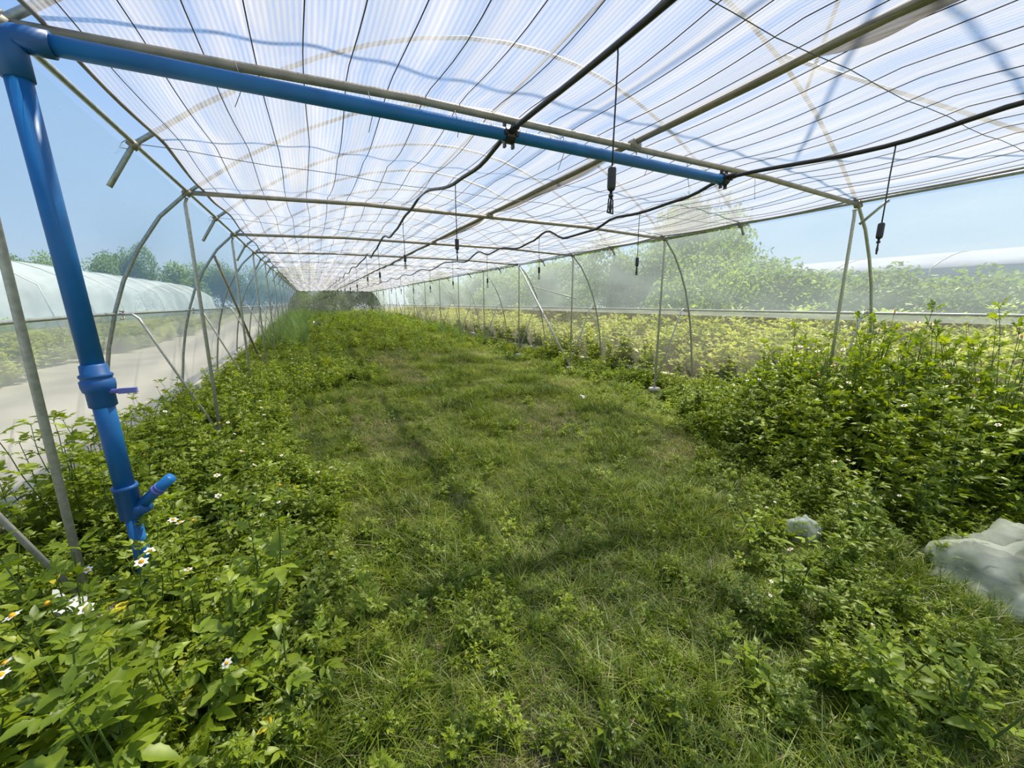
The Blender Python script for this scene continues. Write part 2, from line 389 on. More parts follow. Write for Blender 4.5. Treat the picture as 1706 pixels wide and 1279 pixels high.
# ---------------------------------------------------------------- shade net (two panels) with lengthwise cords
def net_z(x, y):
    ph = abs(math.sin(math.pi * (y - Y0) / (BAY / 2)))
    far = min(1, max(0, (y - 3) / 10))
    mid = abs(math.sin(math.pi * min(1, max(0, (x - XL) / (XR - XL))) * 2))
    z = HZ + .035 + .065 * min(1, 3 * min(x - XL, XR - x) / 3) - (.012 + .04 * mid) * ph
    z += .014 * N3(x * 2.2, y * .5) + (.012 + .015 * far) * math.sin(x * 2 * math.pi / .19 * .5 + 3 * N3(x * .5, y * .2)) * (.3 + .7 * ph)
    z -= .05 * far * max(0, 1 - abs(x) / 1.0)
    return z
def net_panel(label, x0, x1, e0, e1, n):
    r = empty('shade_net')
    def f(u, v):
        y = -1.5 + v * (YEND + 1.3)
        sc = math.sin(math.pi * (y - Y0) / BAY) ** 2
        a = x0 + e0 * sc; c = x1 + e1 * sc
        x = a + (c - a) * u
        return (x, y, net_z(x, y))
    b = MB(); b.grid(n, 330, f); b.build('net_cloth', NET, r)
    nc = int((x1 - x0) / .192)
    for i in range(nc):
        u = (i + .5) / nc
        pts = []; 
        for j in range(190):
            v = (j / 189) ** 1.25
            x, y, z = f(u, v)
            pts.append((x + .012 * N3(y * 1.1, i * 3.3), y, z - .006))
        c_ = MB(); c_.tube(pts, .0026, 4, cap=False); c_.build('cord', CORD, r)
    for u in (0, 1):
        pts = [Vector(f(u, (j / 259) ** 1.15)) for j in range(260)]
        c_ = MB(); c_.tube([(p.x, p.y, p.z - .006 + .006 * N3(p.y * 2, u)) for p in pts], [.009 + .007 * abs(N3(p.y * .9, u * 9)) for p in pts], 6, cap=False)
        c_.build('rolled_hem', HEM, r)
    tag(r, label, 'shade net'); return r
net_panel('white striped shade net between the left wall and the centre pipe', -.80, 2.10, .03, 0, 90)
net_panel('white striped shade net between the centre pipe and right wall', 2.13, 5.08, 0, .02, 90)
# bunched dark edge hanging beside the centre pipe
for ya, yb, w_, lb in ((.3, 1.25, .20, 'bunched dark net edge beside the centre pipe, nearest the camera'), (2.5, 4.9, .12, 'bunched dark net edge beside the centre pipe, past the blue pipe'), (5.0, 7.3, .10, 'bunched dark net edge beside centre pipe, two frames past blue pipe')):
    b = MB(); b.grid(6, 30, lambda u, v: (XC + .02 + w_ * u * math.sin(math.pi * v) ** .6 * (.6 + .4 * math.sin(v * 9)), ya + (yb - ya) * v, HZ + .10 - .05 * math.sin(math.pi * u) * math.sin(math.pi * v)))
    tag(b.build('net_fold', sheet('folded_net', .93, (.8, .8, .85), (.33, .31, .31), 9, .06, .35, (3, .4, 1))), lb, 'net fold')

# ---------------------------------------------------------------- blue water pipe
wp = empty('blue_water_pipe', (-.80, 2.25, 0))
def L_(p): return (p[0] + .80, p[1] - 2.25, p[2])
yb = 2.25; XP, ZP = -.875, 2.425
def lrp(a, b_, k): return tuple(a[i] + (b_[i] - a[i]) * k for i in range(3))
foot, head = (-.79, yb, .0), (XP, yb, ZP)
b = MB(); b.tube([L_(lrp(foot, head, .5)), L_(lrp(foot, head, .97))], .037, 20); b.build('riser', BLUE, wp)
b = MB(); b.tube([L_(lrp(foot, head, .28)), L_(lrp(foot, head, .49))], .036, 20); b.build('riser', BLUE, wp)
b = MB(); b.tube([L_(foot), L_(lrp(foot, head, .24))], [.029, .029], 20); b.build('riser', BLUE, wp)
b = MB(); b.tube([L_((XP + .05, yb, ZP)), L_((1.0, yb, ZP + .016)), L_((2.93, yb, ZP + .008))], .0345, 20); b.build('cross_pipe', BLUE, wp)
b = MB(); b.tube([L_(lrp(foot, head, .945)), L_(lrp(foot, head, .985)), L_((XP + .005, yb, ZP - .012)), L_((XP + .02, yb, ZP)), L_((XP + .115, yb, ZP))], [.044, .044, .046, .044, .044], 20)
b.build('elbow', BLUEF, wp)
# valve with collar and lever
b = MB(); vz = .465
ax = (Vector(head) - Vector(foot)).normalized(); q = ax.to_track_quat('Z', 'Y').to_matrix().to_4x4()
def onax(k): return Matrix.Translation(L_(lrp(foot, head, k))) @ q
b.lathe([(.040, -.085), (.046, -.08), (.046, -.02), (.052, -.015), (.056, .005), (.056, .03), (.050, .034), (.050, .042), (.054, .046), (.054, .055), (.046, .06), (.044, .095), (.037, .10)], onax(.475), 24)
vb = b.build('valve_body', BLUEF, wp)
vp = Vector(L_(lrp(foot, head, .468)))
b = MB(); b.tube([vp + Vector((.04, -.02, 0)), vp + Vector((.075, -.03, 0))], .010, 8); b.box(vp + Vector((.10, -.033, .0)), (.03, .009, .011)); b.build('valve_lever', LILAC, vb, smooth=False)
# tee with side branch
b = MB(); b.lathe([(.038, -.09), (.043, -.085), (.043, .05), (.046, .052), (.046, .066), (.038, .068)], onax(.262), 24)
tp = Vector(L_(lrp(foot, head, .235))); b.tube([tp, tp + Vector((.065, -.02, .03))], .031, 14); b.build('tee', BLUEF, wp)
b = MB(); tb = tp + Vector((.04, -.015, .03)); te = tp + Vector((.175, -.05, .155)); b.tube([tb, te], .0235, 14); br = b.build('side_branch', BLUE, wp)
b = MB(); mid = tb.lerp(te, .55); dd = (te - tb).normalized()
b.tube([mid - dd * .006, mid + dd * .006], .028, 14); b.tube([mid + dd * .014, mid + dd * .022], .027, 14); b.build('hose_clip', LILAC, br)
# black hose connectors on the cross pipe
for x in (1.10, 2.95):
    c_ = Vector(L_((x, yb, ZP + .012))); b = MB()
    b.tube([c_ - Vector((.028, 0, 0)), c_ + Vector((.028, 0, 0))], .043, 14)
    for s in (-1, 1):
        b.box(c_ + Vector((s * .034, 0, 0)), (.009, .05, .012)); b.box(c_ + Vector((s * .026, 0, .05)), (.006, .012, .016)); b.box(c_ + Vector((s * .026, 0, -.05)), (.006, .012, .016))
        b.tube([c_ + Vector((0, s * .03, .01)), c_ + Vector((0, s * .10, .01))], .019, 10)
    b.build('hose_connector', BLACK, wp, smooth=False)
tag(wp, 'bright blue water pipe with valve rising at left and crossing overhead', 'water pipe')

# ---------------------------------------------------------------- black hoses and hanging sprinklers
def hose_fn(which):
    ctl = ([(-.5, 2.44), (1.07, 2.43), (2.25, 2.45), (2.7, 2.40), (3.15, 2.42), (4.3, 2.58), (4.9, 2.52), (5.6, 2.44), (6.1, 2.42), (6.6, 2.50), (7.4, 2.38), (8.0, 2.33), (8.8, 2.46)] if which else
           [(-.5, 2.50), (.77, 2.39), (1.21, 2.36), (2.25, 2.44), (2.6, 2.38), (3.13, 2.36), (3.5, 2.38), (3.83, 2.31), (4.4, 2.30), (4.87, 2.45), (5.3, 2.37), (5.7, 2.33), (6.3, 2.40), (6.9, 2.36), (7.4, 2.46), (8.1, 2.34), (8.8, 2.40)])
    y = 9.5; i = 0
    while y < 39: ctl.append((y, (2.37 if i % 2 else 2.44) + .04 * N3(y, which))); y += 1.15 + .5 * N3(y * 1.7, 3); i += 1
    return ctl
def hz_at(ctl, y):
    for (a, za), (b_, zb) in zip(ctl, ctl[1:]):
        if a <= y <= b_:
            k = (y - a) / (b_ - a); k = k * k * (3 - 2 * k); return za + (zb - za) * k
    return 2.4
def hx(w, y): return (1.10 if w else 2.95) + (.035 * N3(y * .6, 5 + w) if abs(y - 2.25) > .5 else 0)
hoses = {}
for w, lb in ((1, 'left black irrigation hose snaking under the net'), (0, 'right black irrigation hose snaking under the net')):
    ctl = hose_fn(w); pts = []; y = -.5
    while y < 38.5: pts.append((hx(w, y), y, hz_at(ctl, y))); y += .11 if y < 14 else .25
    b = MB(); b.tube(pts, .0135, 8); tag(b.build('irrigation_hose', BLACK), lb, 'hose', 'black irrigation hoses'); hoses[w] = ctl
def sprinkler():
    r = empty('hanging_sprinkler')
    b = MB(); b.tube([(.0, 0, 0), (.004, 0, -.02), (.006, .002, -.15), (.0, 0, -.30), (0, 0, -.40)], .0035, 6); b.build('drop_tube', BLACK, r)
    b = MB(); b.lathe([(.006, .0), (.015, -.006), (.0165, -.012), (.0165, -.075), (.014, -.085), (.007, -.09)], Matrix.Translation((0, 0, -.40)), 12); b.build('weight', BLACK, r)
    b = MB(); b.lathe([(.006, 0), (.006, -.012), (.010, -.016), (.010, -.022), (.005, -.026)], Matrix.Translation((0, 0, -.488)), 8)
    b.tube([(-.005, 0, -.51), (-.015, 0, -.522), (-.0185, 0, -.565), (-.0185, 0, -.572)], .003, 5); b.tube([(.005, 0, -.51), (.015, 0, -.522), (.0185, 0, -.565), (.0185, 0, -.572)], .003, 5)
    b.tube([(-.021, 0, -.570), (.021, 0, -.570)], .0035, 5); b.tube([(0, 0, -.51), (0, 0, -.55), (0, 0, -.57)], [.002, .007, .003], 7); b.build('spray_head', BLACK, r)
    return r
P0 = sprinkler(); first = True
for w, ys, side_ in ((1, [1.33, 3.2, 5.15, 7.1] + [9 + 1.95 * i for i in range(15)], 'left'), (0, [1.21, 3.13, 5.06, 6.95] + [8.9 + 1.95 * i for i in range(15)], 'right')):
    for i, y in enumerate(ys):
        o = P0 if first else copy_tree(P0); first = False
        o.location = (hx(w, y), y, hz_at(hoses[w], y) - .012); o.rotation_euler = (0 if i else .0, .05 if (i == 0 and w == 0) else .02 * N3(i, w), .3 + i)
        tag(o, 'black sprinkler hanging from the %s hose, %s from the camera' % (side_, ORD[i]), 'sprinkler', 'hanging sprinklers')
# loose ends of wire over the crossbar
rnd = random.Random(3)
for i, x in enumerate((-.2, .35, .8, 1.5, 2.2, 2.6, 3.4)):
    b = MB(); b.tube([(x, Y0 - .03, HZ + .03), (x + .01, Y0 - .035, HZ - .01), (x + .02, Y0 - .03, HZ - .06), (x + .035 * rnd.uniform(-1, 1), Y0 - .04, HZ - .10 - .1 * rnd.random())], .0018, 4)
    tag(b.build('loose_wire', WIRE), 'loose wire end tied over the nearest crossbar', 'wire', 'loose wire ends on the nearest crossbar')

# ---------------------------------------------------------------- plants: pieces
def leaflet(b, M_, L, Wd, droop=.25, fold=.35, det=False, mi=0):
    if det: st = [(.12, .42), (.2, .36), (.3, .88), (.38, .78), (.48, 1.0), (.56, .84), (.66, .80), (.74, .56), (.83, .42), (.9, .22)]
    else: st = [(.22, .72), (.48, 1.0), (.76, .62)]
    def P(t, sx):
        w_ = sx * Wd * .5; return M_ @ Vector((w_, t * L, -droop * L * t * t + abs(w_) * fold))
    vs = [P(0, 0)]
    for t_, w_ in st: vs += [P(t_, -w_), P(t_, 0), P(t_, w_)]
    vs.append(P(1, 0)); n = len(st); fs = [(0, 2, 1), (0, 3, 2)]
    for i in range(n - 1):
        a = 1 + 3 * i; fs += [(a, a + 1, a + 4, a + 3), (a + 1, a + 2, a + 5, a + 4)]
    a = 1 + 3 * (n - 1); fs += [(a, a + 1, len(vs) - 1), (a + 1, a + 2, len(vs) - 1)]
    b.add(vs, fs, mi)
def comp_leaf(b, M_, L, rnd, n5=False, det=False, mi=0):
    """petiole with three or five leaflets; grows along +Y of M_"""
    pl = L * rnd.uniform(.35, .55)
    e_ = M_ @ Vector((0, pl, .03 * L)); s_ = M_ @ Vector((0, 0, 0))
    b.tube([s_, s_.lerp(e_, .5) + Vector((0, 0, .02 * L)), M_ @ Vector((0, pl * 1.25, .02 * L))], [.0016, .0013, .001], 3, mi, cap=False)
    def sub(y, rz, l_, w_):
        leaflet(b, M_ @ Matrix.Translation((0, y, .025 * L)) @ Matrix.Rotation(rz, 4, 'Z') @ Matrix.Rotation(rnd.uniform(-.25, .2), 4, 'X') @ Matrix.Rotation(rnd.uniform(-.4, .4), 4, 'Y'), l_, w_, rnd.uniform(.1, .45), rnd.uniform(.15, .45), det, mi)
    sub(pl * 1.25, rnd.uniform(-.15, .15), L * .8, L * .36)
    for s in (-1, 1):
        sub(pl * 1.15, s * rnd.uniform(.7, 1.05), L * .58, L * .27)
        if n5: sub(pl * .75, s * rnd.uniform(.9, 1.3), L * .46, L * .22)
def weed_plan(rnd, H, nst, L, spread=.45, gap=.075):
    """stems as polylines; leaf frames (matrix, length)"""
    stems, leaves, tips = [], [], []
    for s in range(nst):
        az = rnd.uniform(0, 6.28); ln = H * rnd.uniform(.65, 1.05); tilt = rnd.uniform(.05, spread)
        p = Vector((rnd.uniform(-.03, .03), rnd.uniform(-.03, .03), -.03)); pts = [p.copy()]
        d = Vector((math.cos(az) * tilt, math.sin(az) * tilt, 1)).normalized(); l = 0; ra = rnd.uniform(0, 3)
        while l < ln:
            st = gap * rnd.uniform(.8, 1.2); l += st
            d = (d + Vector((rnd.uniform(-.12, .12), rnd.uniform(-.12, .12), .06))).normalized(); p = p + d * st; pts.append(p.copy())
            k = l / ln
            if k > .18:
                ra += 1.57 + rnd.uniform(-.3, .3); sz = L * (1.0 if k < .7 else 1.25 - .6 * (k - .7) / .3 - .25) * rnd.uniform(.75, 1.15)
                for q_ in (0, math.pi):
                    if rnd.random() < .9:
                        M_ = Matrix.Translation(p) @ Matrix.Rotation(ra + q_, 4, 'Z') @ Matrix.Rotation(rnd.uniform(.05, .75) if k < .85 else rnd.uniform(.5, 1.0), 4, 'X')
                        leaves.append((M_, sz))
        for q_ in range(3):
            M_ = Matrix.Translation(p) @ Matrix.Rotation(ra + q_ * 2.1, 4, 'Z') @ Matrix.Rotation(rnd.uniform(.4, .9), 4, 'X'); leaves.append((M_, L * .55))
        stems.append(pts); tips.append((p, d))
    return stems, leaves, tips
def stem_mesh(stems, r0=.0035, n=4):
    b = MB()
    for pts in stems: b.tube(pts, [r0 * (1 - .7 * i / len(pts)) for i in range(len(pts))], n, cap=False)
    return b
def flower_meshes():
    b = MB()
    for i in range(6):
        leaflet(b, Matrix.Rotation(i * 1.047 + .1, 4, 'Z') @ Matrix.Translation((0, .003, 0)) @ Matrix.Rotation(.15, 4, 'X'), .019, .013, .1, .1)
    p_ = b.mesh('petals', PETAL)
    b = MB(); b.lathe([(.003, -.004), (.0075, -.001), (.008, .003), (.0055, .007), (.001, .0085)], Matrix.Identity(4), 8)
    return p_, b.mesh('flower_disc', DISC)
PETM, DISCM = flower_meshes()
def add_flower(parent, base, top):
    b = MB(); b.tube([base, (Vector(base) + Vector(top)) / 2 + Vector((.006, 0, 0)), top], .0012, 4, cap=False)
    f = b.build('flower_stalk', STEM, parent)
    p_ = obj('petals', PETM, f); p_.location = top; p_.rotation_euler = (random.uniform(-.5, .5), random.uniform(-.5, .5), 0); 
    q_ = obj('flower_disc', DISCM, f); q_.location = top; q_.rotation_euler = p_.rotation_euler
    p_.scale = q_.scale = (.75,) * 3
    return f

# prototypes of whole weeds: stems (root mesh) + foliage (+ flower)
random.seed(5)
def weed_proto(seed, H, nst, L, n5, fl=0, spread=.45, lm=LEAF, gap=.075):
    rnd = random.Random(seed); st, lv, tips = weed_plan(rnd, H, nst, L, spread, gap)
    r = stem_mesh(st).build('weed_plant', STEM)
    b = MB()
    for M_, l_ in lv: comp_leaf(b, M_, l_, rnd, n5)
    b.build('foliage', lm, r)
    for i in range(fl):
        p, d = tips[i % len(tips)]; add_flower(r, tuple(p), tuple(p + d * .09 + Vector((rnd.uniform(-.03, .03), 0, 0))))
    return r
KIT = [weed_proto(11, .42, 5, .085, False), weed_proto(12, .50, 5, .095, True), weed_proto(13, .38, 6, .075, False, 2, .6), weed_proto(14, .62, 4, .10, True, 1, .3), weed_proto(15, .46, 6, .08, True, 0, .7)]
used = set()
def put_weed(i, x, y, s, rz, label, group, tilt=(0, 0), sz=None):
    o = KIT[i]
    if i in used: o = copy_tree(KIT[i])
    used.add(i)
    o.location = (x, y, ground(x, y) - .01); o.scale = (s, s, s * (sz or 1)); o.rotation_euler = (tilt[0], tilt[1], rz)
    return tag(o, label, 'weed', group)

# big foreground weeds, leaf by leaf
LM = []
for i in range(8):
    b = MB(); comp_leaf(b, Matrix.Identity(4), 1.0, random.Random(40 + i), i % 2 == 0, True); LM.append(b)
for i, bb in enumerate(LM):      # petiole radius was made for metres; rebuild thin ones scaled up
    bb.v = [v for v in bb.v]
LMESH = [bb.mesh('leaf', LEAFN) for bb in LM]
def near_weed(seed, x, y, H, nst, L, label, spread=.35, fl=0, gap=.09, z=0, group='large leafy weeds in the foreground'):
    rnd = random.Random(seed); st, lv, tips = weed_plan(rnd, H, nst, L, spread, gap)
    r = empty('leafy_weed', (x, y, ground(x, y) + z)); stem_mesh(st, .005, 6).build('stem', STEM, r)
    for M_, l_ in lv:
        if M_.translation.z < H * .2: continue
        o = obj('leaf', rnd.choice(LMESH), r); o.matrix_local = M_ @ Matrix.Scale(l_, 4)
    for i in range(fl):
        p, d = tips[i % len(tips)]; add_flower(r, tuple(p), tuple(p + d * .08 + Vector((rnd.uniform(-.04, .04), rnd.uniform(-.04, .04), 0))))
    return tag(r, label, 'weed', group)
near_weed(1, -.40, 1.42, .50, 4, .13, 'broad-leaved weed filling the lower left, below the blue pipe', .5)
near_weed(2, -.62, 1.28, .62, 4, .14, 'large bright leafy weed at the bottom left corner', .5)
near_weed(3, -.30, 1.75, .72, 2, .12, 'tall single-stemmed weed standing right of the blue pipe foot', .12, 1)
near_weed(4, -.86, 1.75, .70, 4, .13, 'leafy weed under the leaning grey pole, left edge', .4, 1)
near_weed(5, -.15, 1.40, .42, 3, .10, 'bright weed at lower left edge of the grass', .5, 1)
near_weed(6, -1.15, 2.05, .85, 4, .11, 'tall weed at the left edge before the grey pole', .3, 2)
near_weed(7, -.55, 1.95, .50, 3, .11, 'leafy weed crowding the foot of the blue pipe', .5)
near_weed(8, 1.45, .75, .13, 5, .075, 'star-leaved weed in the grass at lower right', .7)
near_weed(9, 1.75, .50, .34, 5, .11, 'broad weed in the bottom right corner', .6)
near_weed(10, 2.05, .95, .34, 5, .10, 'bright weed in front of the clear plastic bag', .7, 1)
near_weed(11, 2.95, 1.05, .55, 4, .11, 'leafy weed behind the plastic bag at the right edge', .4)
near_weed(12, 2.35, 1.22, .30, 4, .10, 'pale green low weed left of the small plastic ball', .9)
near_weed(13, -.95, 1.35, .55, 3, .13, 'shaded weed low at the far left edge', .4)
near_weed(15, 1.95, .30, .32, 4, .11, 'dark weed cut by the bottom right edge', .6)
near_weed(14, 4.35, 1.55, 1.25, 2, .12, 'tall sprawling stem rising above the right bank', .45, gap=.13)

# banks of weeds, one by one
rnd = random.Random(77)
def left_edge(y):
    c = [(.6, -.55), (1.3, -.25), (2, 0), (3, .05), (4.75, -.35), (6.5, -.6), (7.4, .2), (8.3, 1.25), (9.5, 1.2), (11, .2), (14, .1), (40, 0)]
    for (a, xa), (b_, xb) in zip(c, c[1:]):
        if a <= y <= b_: return xa + (xb - xa) * (y - a) / (b_ - a)
    return -.5
def right_edge(y):
    c = [(-1, 1.9), (.6, 1.95), (.9, 2.3), (1.3, 2.95), (1.8, 3.3), (2.6, 3.6), (3.2, 4.0), (4.3, 4.9), (5.5, 5.2), (6.3, 4.8), (7.6, 4.9), (8.5, 5.6), (40, 5.7)]
    for (a, xa), (b_, xb) in zip(c, c[1:]):
        if a <= y <= b_: return xa + (xb - xa) * (y - a) / (b_ - a)
    return 5
def at_foot(x, y): return any(math.hypot(x - fx, y - fy) < .24 or math.hypot(x - fx * .96, y - fy + .25) < .2 for fx, fy in ((-.96, 4.9), (5.185, 4.9), (5.185, 7.43), (5.185, 9.97)))
def bank(n, xf, yr, hf, label, group, dmin, rows=()):
    pts = []; tries = 0
    while len(pts) < n and tries < 6000:
        tries += 1; y = rnd.uniform(*yr); x0, x1 = xf(y)
        if x1 <= x0: continue
        x = rnd.uniform(x0, x1)
        if math.hypot(x, y) < 1.15 or any((x - a) ** 2 + (y - c) ** 2 < dmin ** 2 for a, c in pts): continue
        if math.hypot(x + .8, y - 2.25) < .12: continue
        if math.hypot(x - 2.85, y - .45) < .5 or at_foot(x, y): continue
        if abs(y - x * .456) < .15 and 2.1 < x < 2.95: continue
        pts.append((x, y)); h = hf(x, y) * rnd.uniform(.75, 1.15); i = rnd.choice([0, 1, 1, 2, 3, 4])
        base = [.42, .50, .38, .62, .46][i]; s = min(h / base, 1.3 if h < .7 else 1.55)
        lab, grp = label, group
        for lim, words in rows:
            if (x if '|x' in words else y) < lim: lab = label + ', ' + words[:-2]; grp = group + ', ' + words[:-2]; break
        if i in (2, 3): lab = lab.replace('leafy weed', 'leafy weed with white-rayed flowers').replace('bushy weed', 'bushy weed with white-rayed flowers'); grp += ', in flower'
        put_weed(i, x, y, s, rnd.uniform(0, 6.28), lab, grp, (rnd.uniform(-.12, .12), rnd.uniform(-.12, .12)), max(1, h / base / s))
def ramp(v, a, b_): return min(1, max(0, (v - a) / (b_ - a)))
bank(58, lambda y: (-1.65, left_edge(y) - .08), (1.5, 4.0), lambda x, y: .34 + .34 * ramp(-x, .1, 1.4), 'leafy weed around the blue pipe', 'weeds of the near left bank', .15, ((-1.1, 'against the left wall|x'), (-.5, 'mid bank|x'), (9, 'at the grass edge|x')))
bank(52, lambda y: (-1.6, left_edge(y) - .05), (4.0, 9.8), lambda x, y: .40 + .22 * ramp(-x, .2, 1.3), 'leafy weed in the far left bank', 'weeds of the far left bank', .2, ((5.6, 'before the second arch|y'), (7.6, 'between second and third arch|y'), (99, 'spreading onto grass|y')))
bank(135, lambda y: (right_edge(y) + .1, 5.6), (.9, 5.2), lambda x, y: .36 + .82 * ramp(x, 3.3, 4.7) * (1 - ramp(y, 2.2, 3.7)), 'leafy weed in the tall right bank', 'weeds of the right bank', .16, ((3.7, 'at its lawn edge|x'), (4.6, 'halfway to the wall|x'), (9, 'close to the right wall|x')))
bank(26, lambda y: (1.9 if y < .6 else right_edge(y) - .5, 3.2), (.35, 1.6), lambda x, y: .26, 'low leafy weed around the plastic bag at lower right', 'low weeds at lower right', .17)
bank(20, lambda y: (right_edge(y) + .05, 5.9), (5.2, 9.5), lambda x, y: .42 + .3 * ramp(x, 5, 5.8), 'bushy weed at the right wall past the bank', 'weeds by the right wall', .25, ((7, 'nearer ones|y'), (99, 'farther ones|y')))

# ---------------------------------------------------------------- scattered stuff (grass, herbs, undergrowth)
def kit(name, meshes):
    c = bpy.data.collections.new(name)
    for i, me in enumerate(meshes):
        o = bpy.data.objects.new('%s_piece' % name, me); c.objects.link(o)
    return c
def tuft(seed, n, rad, h0, h1, wd, mat_p=0, lean=.6, seg=3):
    r_ = random.Random(seed); b = MB()
    for i in range(n):
        a = r_.uniform(0, 6.28); q = rad * math.sqrt(r_.random()); p = Vector((math.cos(a) * q, math.sin(a) * q, -.01))
        h = r_.uniform(h0, h1); az = r_.uniform(0, 6.28); d = Vector((math.cos(az), math.sin(az), 0)); sd_ = Vector((-d.y, d.x, 0)); ln = r_.uniform(.15, lean)
        vs = []; 
        for k in range(seg + 1):
            t_ = k / seg; c = p + d * (h * ln * t_ * t_ * 1.3) + Vector((0, 0, h * (t_ - .35 * ln * t_ * t_)))
            w_ = wd * (1 - t_ ** 1.5) * .5
            if k < seg: vs += [c - sd_ * w_, c + sd_ * w_]
            else: vs.append(c)
        fs = [(2 * k, 2 * k + 1, 2 * k + 3, 2 * k + 2) for k in range(seg - 1)] + [(2 * seg - 2, 2 * seg - 1, 2 * seg)]
        b.add(vs, fs, 1 if r_.random() < mat_p else 0)
    return b
def herb(seed, H, n, L, n5=False):
    r_ = random.Random(seed); st, lv, tp = weed_plan(r_, H, n, L, .8, .045); b = stem_mesh(st, .002, 3)
    for M_, l_ in lv: comp_leaf(b, M_, l_, r_, n5)
    return b
def scatter(name, pts, coll, label, cat):
    """pts: (x, y, z, rx, ry, rz, scale, piece)"""
    A = np.array(pts, dtype=np.float32); n = len(A)
    me = bpy.data.meshes.new(name); me.vertices.add(n); me.vertices.foreach_set('co', A[:, :3].ravel())
    a = me.attributes.new('rot', 'FLOAT_VECTOR', 'POINT'); a.data.foreach_set('vector', np.ascontiguousarray(A[:, 3:6]).ravel())
    a = me.attributes.new('scl', 'FLOAT', 'POINT'); a.data.foreach_set('value', np.ascontiguousarray(A[:, 6]))
    a = me.attributes.new('piece', 'INT', 'POINT'); a.data.foreach_set('value', A[:, 7].astype(np.int32))
    o = obj(name, me); g = bpy.data.node_groups.new(name, 'GeometryNodeTree')
    g.interface.new_socket('Geometry', in_out='INPUT', socket_type='NodeSocketGeometry'); g.interface.new_socket('Geometry', in_out='OUTPUT', socket_type='NodeSocketGeometry')
    gi, go = g.nodes.new('NodeGroupInput'), g.nodes.new('NodeGroupOutput'); ip = g.nodes.new('GeometryNodeInstanceOnPoints')
    ci = g.nodes.new('GeometryNodeCollectionInfo'); ci.inputs[0].default_value = coll; ci.inputs['Separate Children'].default_value = True; ci.inputs['Reset Children'].default_value = True
    def na(nm, ty):
        q_ = g.nodes.new('GeometryNodeInputNamedAttribute'); q_.data_type = ty; q_.inputs[0].default_value = nm; return q_.outputs[0]
    er = g.nodes.new('FunctionNodeEulerToRotation')
    l = g.links.new; l(gi.outputs[0], ip.inputs['Points']); l(ci.outputs[0], ip.inputs['Instance']); ip.inputs['Pick Instance'].default_value = True
    l(na('rot', 'FLOAT_VECTOR'), er.inputs[0]); l(er.outputs[0], ip.inputs['Rotation']); l(na('scl', 'FLOAT'), ip.inputs['Scale']); l(na('piece', 'INT'), ip.inputs['Instance Index'])
    l(ip.outputs[0], go.inputs[0]); md = o.modifiers.new('scatter', 'NODES'); md.node_group = g
    return tag(o, label, cat, kind='stuff')
def P_(x, y, s, i, tl=.15, dz=0): return (x, y, ground(x, y) + dz, rnd.uniform(-tl, tl), rnd.uniform(-tl, tl), rnd.uniform(0, 6.28), s, i)

gk = kit('grass_tuft', [tuft(s, 30, .075, .03, .10, .0048, .04 + .06 * (s % 2), 2.2).mesh('grass_tuft', [GRASS, STRAW]) for s in range(4)] +
         [tuft(9, 20, .07, .07, .19, .0075, .03, 1.7).mesh('grass_tuft', [GRASS, STRAW]), tuft(10, 16, .07, .04, .12, .004, .85, 1.2).mesh('grass_tuft', [GRASS, STRAW])])
pts = []
for y0, y1, d_, s0 in ((-.2, 2.2, 700, .85), (2.2, 4.5, 480, .95), (4.5, 9, 240, 1.2), (9, 18, 100, 1.7), (18, 39, 36, 2.5)):
    for _ in range(int(7.8 * (y1 - y0) * d_)):
        x = rnd.uniform(-1.8, 6.0); y = rnd.uniform(y0, y1)
        if at_foot(x, y) and rnd.random() < .7: continue
        if math.hypot(x, y) < .3 or (y < 2 and (x > 4.5 or x < -1.6)): continue
        q = N3(x * 1.3, y * 1.3, 9); dry = N3(x * .9, y * .9, 20)
        pc = rnd.choice((0, 1, 2, 3))
        if q > .15 and rnd.random() < .45: pc = 4
        if dry > .28 and rnd.random() < .45: pc = 5
        if q < -.33 and rnd.random() < .3: continue
        if y < 2.4 and rnd.random() < .22: pc = 4
        pts.append(P_(x, y, s0 * rnd.uniform(.65, 1.25) * (1 + .35 * q), pc))
scatter('grass', pts, gk, 'short green grass covering the tunnel floor', 'grass')

hk = kit('herb_clump', [herb(21, .13, 4, .045).mesh('herb', LEAF), herb(22, .17, 5, .05, True).mesh('herb', LEAF), herb(23, .10, 6, .04).mesh('herb', LEAF), herb(24, .22, 4, .06, True).mesh('herb', LEAF)])
pts = []
for _ in range(8500):       # low herbs creeping through the near grass
    y = rnd.uniform(.3, 9); x = rnd.uniform(-1.7, 6.0)
    if math.hypot(x, y) < .75 or math.hypot(x - 2.75, y - .45) < .4 or at_foot(x, y): continue
    q = N3(x * .8, y * .8, 40); k = .15 + max(0, q) * .5 + .25 * (1 - ramp(y, 1.0, 2.6)) + .35 * ramp(x - right_edge(y), -.8, 0) + .35 * ramp(left_edge(y) - x, -.5, 0)
    if rnd.random() < k: pts.append(P_(x, y, rnd.uniform(.35, .8) * (1 + .45 * ramp(k, .3, .7)), rnd.randrange(4), .35))
for _ in range(5200):
    y = 9 + 30 * rnd.random() ** 1.3; x = rnd.uniform(-1.7, 5.95); q = N3(x * .5, y * .35, 60)
    cen = math.exp(-((x - 4.1) / .9) ** 2)
    if y < 12.5 and 0.6 < x < 4.6 and q < .25: continue
    if rnd.random() < .55 + q - .4 * cen * (1 - ramp(y, 16, 24)): pts.append(P_(x, y, rnd.uniform(.9, 1.7) * (1 + .9 * ramp(y, 12, 30)), rnd.randrange(4), .3))
scatter('herbs', pts, hk, 'low leafy herbs creeping through the grass', 'herbs')

